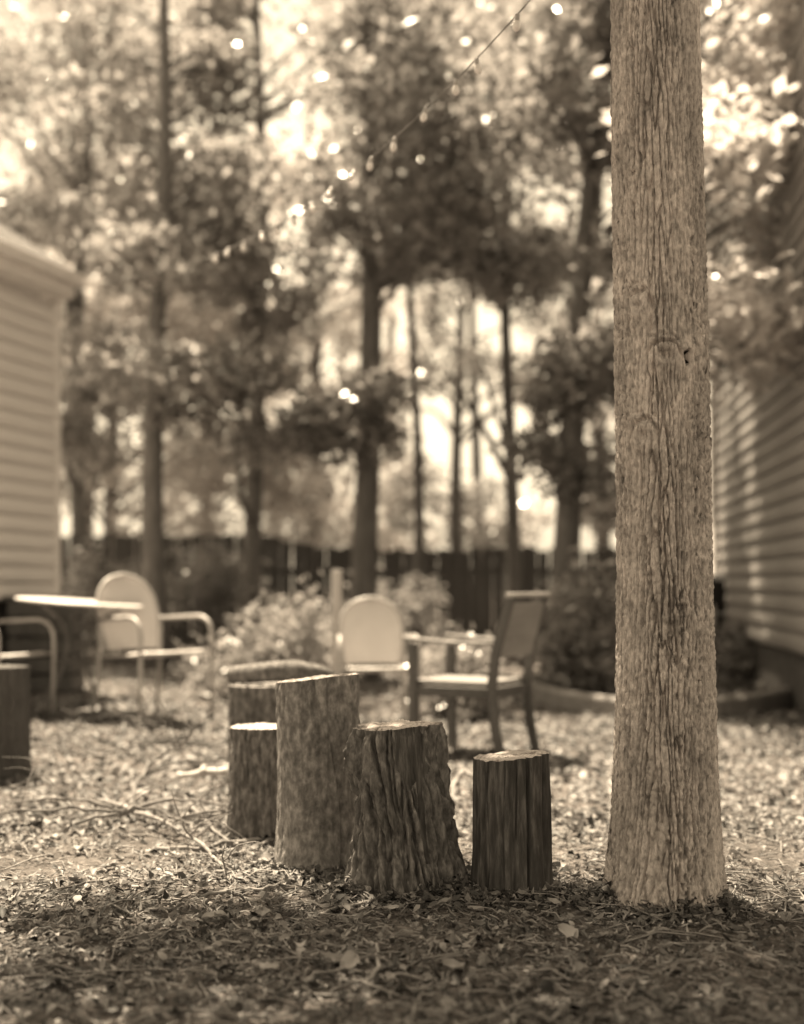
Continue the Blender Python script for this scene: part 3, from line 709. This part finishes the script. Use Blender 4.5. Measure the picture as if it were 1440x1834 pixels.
# ---------------------------------------------------------------- wooden armchair (local +x is its front)
c = G(842, 7.45)
wc = thing('wooden_armchair', 'dark wooden armchair with a solid back panel, facing left', 'chair', tuple(c), R(180-30)); wc.scale = (1.12, 1, 1)
W2, D2 = .235, .235
for s in (-1, 1):
    MB().bar((.215, s*W2, -.01), (.225, s*W2, .655), .045, .045, (0,1,0)).build('leg', M['dark_wood'], wc, bevel=.004)
    mb = MB()
    for (x0, z0), (x1, z1) in zip([(-.275,-.01),(-.225,.22),(-.215,.45),(-.245,.68)], [(-.225,.22),(-.215,.45),(-.245,.68),(-.315,.93)]):
        pass
    pts = [(-.285,-.01),(-.245,.2),(-.228,.42),(-.252,.62),(-.292,.78),(-.330,.925)]
    vs, fs = [], []
    for x_, z_ in pts:
        vs += [(x_-.022, s*W2-.02, z_), (x_+.022, s*W2-.02, z_), (x_+.022, s*W2+.02, z_), (x_-.022, s*W2+.02, z_)]
    for j in range(len(pts)-1):
        for k in range(4): fs.append((j*4+k, j*4+(k+1) % 4, j*4+4+(k+1) % 4, j*4+4+k))
    fs += [(3,2,1,0), tuple(len(pts)*4-4+k for k in range(4))]
    rl = mb.add(vs, fs).build('leg', M['dark_wood'], wc, bevel=.003)
    # armrest: gently bowed flat bar
    pa = arc((-.245, s*(W2+.002), .665), (-.05, s*(W2+.03), .655), (.26, s*(W2+.012), .685), 8); vs, fs = [], []
    for i, p in enumerate(pa):
        hw = .028 + .014*math.sin(math.pi*min(1, i/8*1.1))
        vs += [(p.x, p.y-hw, p.z-.011), (p.x, p.y+hw, p.z-.011), (p.x, p.y+hw, p.z+.011), (p.x, p.y-hw, p.z+.011)]
    for j in range(8):
        for k in range(4): fs.append((j*4+k, j*4+(k+1) % 4, j*4+4+(k+1) % 4, j*4+4+k))
    fs += [(3,2,1,0), (32,33,34,35)]
    MB().add(vs, fs).build('armrest', M['seat_wood'], wc, bevel=.003)
    MB().box((0, s*W2, .385), (.41, .024, .06)).build('apron', M['dark_wood'], wc, bevel=.003)
MB().box((.215, 0, .385), (.024, 2*W2-.045, .06)).build('apron', M['dark_wood'], wc, bevel=.003)
MB().box((-.226, 0, .385), (.024, 2*W2-.042, .06)).build('apron', M['dark_wood'], wc, bevel=.003)
MB().box((.005, 0, .432), (.43, 2*W2-.046, .032)).build('seat', M['seat_wood'], wc, bevel=.008)
mb = MB(); pts = [(-.252,.585),(-.268,.66),(-.294,.76),(-.327,.895)]; vs, fs = [], []
for x_, z_ in pts:
    for yy in (-W2+.019, W2-.019): vs += [(x_-.014, yy, z_), (x_+.014, yy, z_)]
for j in range(3):
    a = j*4; fs += [(a, a+4, a+6, a+2), (a+1, a+3, a+7, a+5), (a, a+1, a+5, a+4), (a+2, a+6, a+7, a+3)]
fs += [(0,2,3,1), (12,13,15,14)]
mb.add(vs, fs).build('back_panel', M['seat_wood'], wc, bevel=.004)
MB().box((-.333, 0, .937), (.05, 2*W2+.03, .024)).build('top_rail', M['tube_enamel'], wc, bevel=.005)

# ---------------------------------------------------------------- posts, bin, edging, boulder
def post(name, label, cat, px, d, w, h, mat, lean=0):
    c = G(px, d); mb = MB(); mb.box((0, 0, h/2-.05), (w, w*.7, h+.1))
    mb.v = [(x_*(.92 if z_ > 0 else 1), y_, z_) for x_, y_, z_ in mb.v]
    o = mb.build(name, mat, None, bevel=.006); o.location = c; o.rotation_euler = (0, R(lean), R(12)); return tag(o, label, cat)
post('wooden_post', 'pale upright wooden post left of the middle metal chair', 'post', 601, 9.5, .075, 1.10, M['pale_wood'], .6)
post('wooden_stake', 'thin pale stake standing before the fence above the left chair', 'stake', 357, 15.6, .085, 1.25, M['pale_wood'], 2.0)

c = G(1272, 14.1); wb = thing('wheelie_bin', 'dark wheeled bin standing by the corner of the right house', 'bin', tuple(c), R(14))
mb = MB(); vs = []
for z_, hx, hy in ((.06,.21,.22),(.95,.255,.30),(1.0,.27,.315),(1.02,.27,.315)):
    vs += [(-hx,-hy,z_),(hx,-hy,z_),(hx,hy,z_),(-hx,hy,z_)]
fs = [(3,2,1,0)]
for j in range(3):
    for k in range(4): fs.append((j*4+k, j*4+(k+1) % 4, j*4+4+(k+1) % 4, j*4+4+k))
fs.append((12,13,14,15)); mb.add(vs, fs).build('body', M['bin'], wb, bevel=.015)
mb = MB(); vs = [(-.285,-.34,1.022),(.285,-.34,1.022),(.285,.33,1.022),(-.285,.33,1.022),(-.25,-.28,1.075),(.25,-.28,1.075),(.25,.28,1.11),(-.25,.28,1.11)]
mb.add(vs, [(3,2,1,0),(4,5,6,7),(0,1,5,4),(1,2,6,5),(2,3,7,6),(3,0,4,7)]).build('lid', M['bin'], wb, bevel=.015)
MB().tube([(-.2,.37,1.0),(.2,.37,1.0)], .016, 8).build('handle', M['bin'], wb, True)
for s in (-1, 1): MB().tube([(s*.20,.22,.10),(s*.26,.22,.10)], .10, 18).build('wheel', M['rubber'], wb)

ep = [G(px_, d_) for px_, d_ in ((905, 11.8), (950, 11.1), (1015, 10.2), (1090, 9.7), (1175, 9.45), (1262, 9.5), (1345, 9.8), (1418, 10.6), (1450, 11.6))]
ed = thing('bed_edging', 'low curved stone edging round the bed in front of the right house', 'edging', tuple(ep[3]))
fine = []
for i in range(len(ep)-1):                                         # Catmull-Rom
    p0, p1, p2, p3 = ep[max(i-1,0)], ep[i], ep[i+1], ep[min(i+2, len(ep)-1)]
    for k in range(6):
        s = k/6; fine.append(.5*((2*p1)+(-p0+p2)*s+(2*p0-5*p1+4*p2-p3)*s*s+(-p0+3*p1-3*p2+p3)*s**3))
fine.append(ep[-1])
def edging_block(pts, m):
    mb = MB(); vs, fs = [], []
    for i, p in enumerate(pts):
        t_ = (pts[min(i+1, len(pts)-1)]-pts[max(i-1, 0)]).normalized(); n_ = Vector((-t_.y, t_.x, 0))
        for a, z_ in ((-.06,-.05),(-.055,.12),(-.03,.145),(.03,.145),(.055,.12),(.06,-.05)):
            vs.append(p - ep[3] + n_*a + Vector((0,0,z_)))
    for i in range(len(pts)-1):
        for k in range(6): fs.append((i*6+k, i*6+(k+1) % 6, i*6+6+(k+1) % 6, i*6+6+k))
    fs += [tuple(range(5,-1,-1)), tuple((len(pts)-1)*6+k for k in range(6))]
    mb.add(vs, fs).build('edging_block', m, ed, bevel=.008)
for i in range(0, len(fine)-1, 4):
    seg = [p.copy() for p in fine[i:i+5]]
    if len(seg) < 2: continue
    seg[0] = seg[0].lerp(seg[1], .04); seg[-1] = seg[-1].lerp(seg[-2], .04)
    edging_block(seg, M['edging'])

def boulder(name, label, px, d, sx, sy, sz, seed, mat='stone'):
    b = G(px, d)
    def fn(T, S):
        ph = (S-.5)*np.pi*.998; u, w, q = np.cos(T)*np.cos(ph), np.sin(T)*np.cos(ph), np.sin(ph)
        k = 1 + .5*(fbm(u*1.6+seed, w*1.6, q*1.6, 4)-.5)
        return sx*u*k, sy*w*k, sz*q*k + sz*.45
    v, f = grid_cyl(48, 30, fn); o = link(name, npmesh(name, v, f), M[mat], None, True); o.location = b
    return tag(o, label, 'boulder')
boulder('boulder', 'rounded grey boulder inside the curved edging, left of the big tree', 1048, 11.3, .22, .2, .17, 3)
boulder('boulder', 'small rounded rock at the foot of the right house wall', 1395, 11.8, .22, .15, .10, 9)

# ---------------------------------------------------------------- string of small bulbs
a0 = ql(.05, .18, 3.5) + Vector((left_house.location.x, left_house.location.y, 0)); 
key = [(0, a0), (.5, P(405, 462, 7.55)), (.7, P(613, 362, 6.17)), (.85, P(843, 185, 5.13)), (.93, P(1006, 40, 4.58)), (1.0, Vector((TB.x-.13, TB.y+.02, 3.16)))]
kt = np.array([k for k, _ in key]); kz = np.array([p.z for _, p in key])
co = np.polyfit(kt, kz, 3)
A, Bv = key[0][1], key[-1][1]
def wire(t):
    p = A.lerp(Bv, t); z = np.polyval(co, t); e0 = A.z-np.polyval(co, 0); e1 = Bv.z-np.polyval(co, 1)
    p.z = float(z + e0*(1-t)**6 + e1*t**14); return p
sl_ = thing('string_lights', 'string of small bulbs hanging from the left house to the big tree', 'string lights', tuple(A))
MB().tube([wire(i/90)-A for i in range(91)], .0024, 6).build('cable', M['cable'], sl_, True)
def lathe(prof, n=10):
    vs, fs = [], []
    for r_p, z_p in prof:
        for k in range(n): vs.append((r_p*math.cos(2*math.pi*k/n), r_p*math.sin(2*math.pi*k/n), z_p))
    for j in range(len(prof)-1):
        for k in range(n): fs.append((j*n+k, (j+1)*n+k, (j+1)*n+(k+1) % n, j*n+(k+1) % n))
    fs += [tuple(range(n)), tuple((len(prof)-1)*n+k for k in range(n-1, -1, -1))]
    return vs, fs
bm = MB().add(*lathe([(.007,-.018),(.011,-.026),(.0145,-.036),(.0145,-.045),(.010,-.054),(.003,-.058)]))
bme = bpy.data.meshes.new('bulb'); bme.from_pydata(bm.v, [], bm.f)
sm = MB().add(*lathe([(.004,.003),(.009,0),(.009,-.02),(.006,-.022)])); sme = bpy.data.meshes.new('socket'); sme.from_pydata(sm.v, [], sm.f)
for k in range(17):
    p = wire(.50 + .48*(k+random.uniform(-.2,.2))/16) - A
    o = link('bulb', bme, M['bulb'], sl_, True); o.location = p; o.rotation_euler = (random.uniform(-.5,.5), random.uniform(-.5,.5), 0)
    link('socket', sme, M['tube_enamel'], o, True)

# ---------------------------------------------------------------- fallen branches and sticks
def stick(label, pts, r0, r1, seed, cat='stick', name='fallen_stick', twigs=0, mat='twig', group=None, twl=.25):
    rs_ = np.random.RandomState(seed); pts = [Vector(p) for p in pts]; o0 = pts[0].copy(); o0.z = gz(o0.x, o0.y)
    fine = []
    for i in range(len(pts)-1):
        p0, p1, p2, p3 = pts[max(i-1,0)], pts[i], pts[i+1], pts[min(i+2, len(pts)-1)]
        for k in range(5):
            s = k/5; q = .5*((2*p1)+(-p0+p2)*s+(2*p0-5*p1+4*p2-p3)*s*s+(-p0+3*p1-3*p2+p3)*s**3)
            fine.append(q - o0 + Vector(rs_.normal(0, .004, 3)))
    fine.append(pts[-1]-o0); n = len(fine)
    mb = MB(); mb.tube(fine, [(r0+(r1-r0)*i/(n-1))*(1+.12*rs_.normal()) for i in range(n)], 8)
    if not twigs:
        o = mb.build(name, M[mat], None, True); o.location = o0; return tag(o, label, cat, group)
    t = thing(name, label, cat, tuple(o0), 0, group); mb.build('stem', M[mat], t, True)
    for k in range(twigs):
        i = rs_.randint(n//5, n-1); d_ = (fine[min(i+1, n-1)]-fine[i-1]).normalized()
        e = fine[i] + (d_*rs_.uniform(.4, 1) + Vector((rs_.uniform(-.9,.9), rs_.uniform(-.7,.7), rs_.uniform(-.05, .8))))*twl*rs_.uniform(.5, 1.3)
        e.z = max(e.z, .012)
        cp = curve_pts(fine[i], e, rs_, .05, .2, 6); mb2 = MB().tube(cp, [r1*.8*(1-.6*j/5) for j in range(6)], 5)
        e2 = cp[3] + Vector(rs_.normal(0, twl*.35, 3)); e2.z = max(e2.z, .012); mb2.tube(curve_pts(cp[3], e2, rs_, .03, .2, 4), [r1*.45, r1*.4, r1*.3, r1*.2], 4)
        mb2.build('twig', M[mat], t, True)
    return t
def gp(px, py, up=.0):                              # ground point seen at that pixel
    d = F*H/(py-HY); p = G(px, d); d = F*(H-p.z)/(py-HY); p = G(px, d); return p + Vector((0,0,up))
stick('fallen branch with many fine twigs lying left of the dark stump', [gp(180,1445,.03), gp(260,1480,.05), gp(320,1510,.05), gp(385,1545,.02), gp(410,1580,.01)], .011, .005, 71, 'branch', 'fallen_branch', 12)
stick('dark forked branch standing up out of the litter at left', [gp(232,1462,.02), gp(250,1435,.10), gp(285,1420,.17), gp(330,1430,.26), gp(345,1440,.34)], .011, .004, 72, 'branch', 'fallen_branch', 9, 'bark_dark')
stick('pale broken branch with a splintered end beside the dark stump', [gp(318,1412,.06), gp(370,1412,.08), gp(425,1418,.10), gp(446,1432,.12)], .014, .024, 73, 'branch', 'fallen_branch', 3, 'pale_wood', twl=.08)
stick('pale stick lying against the foot of the tallest stump', [gp(280,1527,.015), gp(350,1530,.02), gp(430,1515,.02), gp(492,1512,.015)], .010, .007, 74)
stick('crooked stick on the litter in front of the tallest stump', [gp(345,1612,.01), gp(425,1603,.012), gp(480,1598,.012), gp(530,1580,.012), gp(585,1565,.01)], .007, .005, 75)
stick('curled pale twig in the near foreground, shaped like a hook', [gp(630,1778,.01), gp(662,1765,.015), gp(676,1738,.02), gp(668,1705,.02), gp(650,1692,.015)], .006, .0045, 76)
stick('thin straight stick across the litter in front of the front stump', [gp(560,1648,.01), gp(640,1625,.012), gp(700,1612,.01)], .005, .004, 77)
stick('long thin stick on the dark ground at the bottom', [gp(560,1752,.01), gp(640,1748,.012), gp(760,1762,.01)], .006, .004, 78)
stick('thin curved twig on the dark ground right of centre', [gp(1000,1720,.01), gp(1025,1735,.015), gp(1030,1760,.012)], .004, .003, 79)
stick('long thin twig leaning between the rear stumps at left', [gp(395,1300,.06), gp(420,1330,.16), gp(455,1330,.22), gp(500,1345,.30)], .006, .004, 80)
stick('dark tapering strip on the bright ground behind the wooden armchair legs', [gp(885,1306,.02), gp(935,1314,.02), gp(990,1324,.02), gp(1030,1330,.015)], .02, .010, 81, mat='dark_wood')  # thin dark tapering strip laid on the ground by the armchair
stick('dark stick on the ground left of the rear stumps', [gp(255,1325,.02), gp(330,1330,.025), gp(400,1338,.02)], .013, .009, 82, mat='dark_wood')
stick('thin slanting twig across the litter at left, above the pale stick', [gp(330,1440,.03), gp(365,1480,.03), gp(410,1515,.02)], .005, .0035, 83)
stick('short bent pale branch between the front and right stumps', [gp(812,1440,.02), gp(818,1430,.08), gp(832,1425,.12), gp(848,1432,.10)], .012, .009, 84, mat='twig')
stick('thin stick on the litter at the lower left of the front stump', [gp(380,1690,.01), gp(455,1700,.012), gp(540,1715,.01)], .005, .003, 85)

r5 = np.random.RandomState(55)
for k in range(13):
    a_, b_ = r5.uniform(110, 400), r5.uniform(1295, 1500); q0 = gp(a_, b_, .03); th = r5.uniform(-.6, .6) + (math.pi if k % 2 else 0); L = r5.uniform(.35, .75)
    ps = [q0 + Vector((math.cos(th)*L*t_, math.sin(th)*L*t_*.8, .05*math.sin(t_*3)+r5.uniform(0, .03))) for t_ in (0, .33, .66, 1)]
    stick('bare twiggy branch in the tangle of brush left of the stumps', ps, r5.uniform(.006, .011), .003, 300+k, 'branch', 'fallen_branch', 5, 'twig' if k % 3 else 'bark_dark', 'tangled brush left of the stumps', .2)

# ---------------------------------------------------------------- leaf litter
rs3 = np.random.RandomState(99)
def litter(n, x0, x1, y0, y1, s0, s1, rs_, keep=None, lift=.008, curl=.35, tilt=.35, elong=(1.3, 3.2)):
    x = rs_.uniform(x0, x1, n); y = rs_.uniform(y0, y1, n)
    m = np.abs(x) < .36*y + .35
    if keep is not None: m &= keep(x, y)
    x, y = x[m], y[m]; n = len(x)
    z = terrain(x, y) + .022*(fbm(x*9, y*9, 1.7, 4)-.5) + .016*(fbm(x*34, y*34, 4.2, 2)-.5) + rs_.uniform(.002, lift+.006, n)
    c = np.stack([x, y, z], -1)
    nr = rs_.normal(0, tilt, (n, 3)); nr[:, 2] = 1; nr /= np.linalg.norm(nr, axis=1, keepdims=True)
    a = rs_.uniform(0, 2*np.pi, n); t = np.stack([np.cos(a), np.sin(a), 0*a], -1); t -= nr*np.sum(t*nr, 1, keepdims=True); t /= np.linalg.norm(t, axis=1, keepdims=True)
    b = np.cross(nr, t); L = rs_.uniform(s0, s1, (n, 1))**1.0; W = L/rs_.uniform(elong[0], elong[1], (n, 1)); cu = L*rs_.uniform(-curl, curl, (n, 1))
    cw = W*rs_.uniform(-curl, curl, (n, 1))
    v = np.stack([c-t*L/2+nr*cu, c-t*L*.12+b*W/2+nr*cw, c-t*L*.12-b*W/2+nr*cw, c+t*L*.2+b*W*.42+nr*(cw*.8), c+t*L*.2-b*W*.42+nr*(cw*.8), c+t*L/2+nr*cu*.7,
                  c-t*L*.12, c+t*L*.2], 1).reshape(-1, 3)
    base = np.arange(n)[:, None]*8
    f = np.concatenate([base+np.array([[0,6,1,1]]), base+np.array([[0,2,6,6]]), base+np.array([[1,6,7,3]]), base+np.array([[6,2,4,7]]), base+np.array([[3,7,5,5]]), base+np.array([[7,4,5,5]])])
    tri = np.concatenate([base+np.array([[0,6,1]]), base+np.array([[0,2,6]]), base+np.array([[1,6,7]]), base+np.array([[1,7,3]]), base+np.array([[6,2,4]]), base+np.array([[6,4,7]]), base+np.array([[3,7,5]]), base+np.array([[7,4,5]])])
    tone = rs_.beta(1.1, 2.0, n)
    return v, tri, np.repeat(tone, 8)
def join(parts):
    v, f, t = [], [], []; o = 0
    for a, b, c_ in parts: v.append(a); f.append(b+o); t.append(c_); o += len(a)
    return np.concatenate(v), np.concatenate(f), np.concatenate(t)
patch = lambda x, y: (fbm(x*2.2, y*2.2, 8.8, 3) + .35*rs3.rand(len(x))) > .53
lv, lf, lt = join([litter(44000, -1.8, 1.8, 2.3, 5.2, .008, .032, rs3, patch, elong=(1.5, 7)), litter(11000, -2.0, 2.0, 2.3, 5.6, .018, .048, rs3, patch, .02, .45, .5), litter(5000, -2.0, 2.0, 2.3, 5.6, .05, .12, rs3, patch, .012, .2, .2, (9, 20)),
                   litter(20000, -3.6, 3.6, 5.2, 9.5, .02, .06, rs3), litter(8000, -3.6, 3.6, 5.0, 9.5, .035, .08, rs3, None, .02, .5, .45), litter(7000, -5, 5, 9.5, 14, .04, .09, rs3)])
def pile(px, d, r, n, h=.035):
    c = G(px, d); a = rs3.uniform(0, 2*np.pi, n); q = rs3.rand(n)**1.6; x = c.x + (r-.012+.11*q)*np.cos(a); y = c.y + (r-.012+.11*q)*np.sin(a)
    v_, f_, t_ = litter(n*4, c.x-.3, c.x+.3, c.y-.3, c.y+.3, .012, .05, rs3, None, .01, .5, .7, (1.4, 6))
    m_ = len(v_)//8; k_ = min(m_, n); v_ = v_[:k_*8].reshape(k_, 8, 3); cen = v_.mean(1)
    z = terrain(x[:k_], y[:k_]) + .004 + h*np.maximum(0, 1-q[:k_]*1.3)*rs3.rand(k_)*(.4+.9*vnoise(np.cos(a[:k_])*2+px, np.sin(a[:k_])*2, 0))
    v_ = v_ - cen[:, None] + np.stack([x[:k_], y[:k_], z], -1)[:, None]
    tri = np.array([[0,6,1],[0,2,6],[1,6,7],[1,7,3],[6,2,4],[6,4,7],[3,7,5],[7,4,5]]); f_ = (np.arange(k_)[:, None, None]*8 + tri[None]).reshape(-1, 3)
    return v_.reshape(-1, 3), f_, t_[:k_*8]
lv, lf, lt = join([(lv, lf, lt)] + [pile(*q) for q in ((1187, 3.96, .19, 1800, .07), (718, 4.18, .20, 1400, .055), (572, 4.52, .165, 900, .04), (915, 4.14, .125, 900, .045), (466, 5.02, .13, 600), (470, 6.1, .18, 500), (0, 6.4, .15, 500))])
ll = link('leaf_litter', npmesh('leaf_litter', lv, lf, lt), M['dead_leaf']); tag(ll, 'brown leaf litter and chips covering the yard floor', 'leaf litter', kind='stuff')
tw = MB()
for k in range(1500):
    y = rs3.uniform(2.4, 6.5); x = rs3.uniform(-.34*y-.2, .34*y+.2); a = rs3.uniform(0, 6.28); L = rs3.uniform(.03, .12) if k % 6 else rs3.uniform(.12, .32)
    z = gz(x, y)+.012
    tw.tube([(x, y, z), (x+L*.5*math.cos(a)+rs3.normal(0,.008), y+L*.5*math.sin(a), z+rs3.uniform(0,.018)), (x+L*math.cos(a+.2), y+L*math.sin(a+.2), z+rs3.uniform(-.004,.012))], [rs3.uniform(.0012,.003)]*3, 4, False)
two = tw.build('twig_litter', M['twig'], None, True); tag(two, 'scatter of fine broken twigs over the leaf litter', 'twigs', kind='stuff')
# larger single leaves that stand out of the litter
def leaf_mesh(seed):
    r_ = np.random.RandomState(seed); n = 9; v, f = [], []
    for i in range(n):
        s = i/(n-1); w = .5*math.sin(math.pi*s**.8)**.8*.62 + .003; z = .10*math.sin(s*3+seed)*.6
        for j, q in enumerate((-1, -.5, 0, .5, 1)):
            ww = w*(1+.18*r_.normal()*(abs(q) == 1)); v.append((s-.5, q*ww, z + (.16*q*q*r_.uniform(.5,1.1)) - .02*(q == 0)))
    for i in range(n-1):
        for j in range(4): f.append((i*5+j, i*5+j+1, i*5+6+j, i*5+5+j))
    me = npmesh('leaf', np.array(v), np.array(f), np.full(len(v), r_.uniform(.55, 1.0))); me.materials.append(M['dead_leaf'])
    me.polygons.foreach_set('use_smooth', [True]*len(me.polygons)); return me
lm = [leaf_mesh(s) for s in range(8)]
spots = [(150,1488),(190,1590),(262,1628),(320,1545),(215,1500),(600,1690),(435,1685),(140,1530),(265,1535),(330,1470),(700,1640),(730,1600),(540,1610),(470,1650),(300,1580),(395,1655),(520,1690),(620,1640),(360,1600),(250,1440)]
for k in range(64):
    px_, py_ = spots[k] if k < len(spots) else (rs3.uniform(60, 1080), rs3.uniform(1480, 1760))
    p = gp(px_, py_, .022); o = link('fallen_leaf', lm[k % 8], None); s = rs3.uniform(.03, .075)
    o.location = p; o.scale = (s, s, s); o.rotation_euler = (rs3.normal(0,.25), rs3.normal(0,.25), rs3.uniform(0,6.28))
    tag(o, 'large pale dead leaf lying on the near leaf litter', 'leaf', 'large pale fallen leaves')
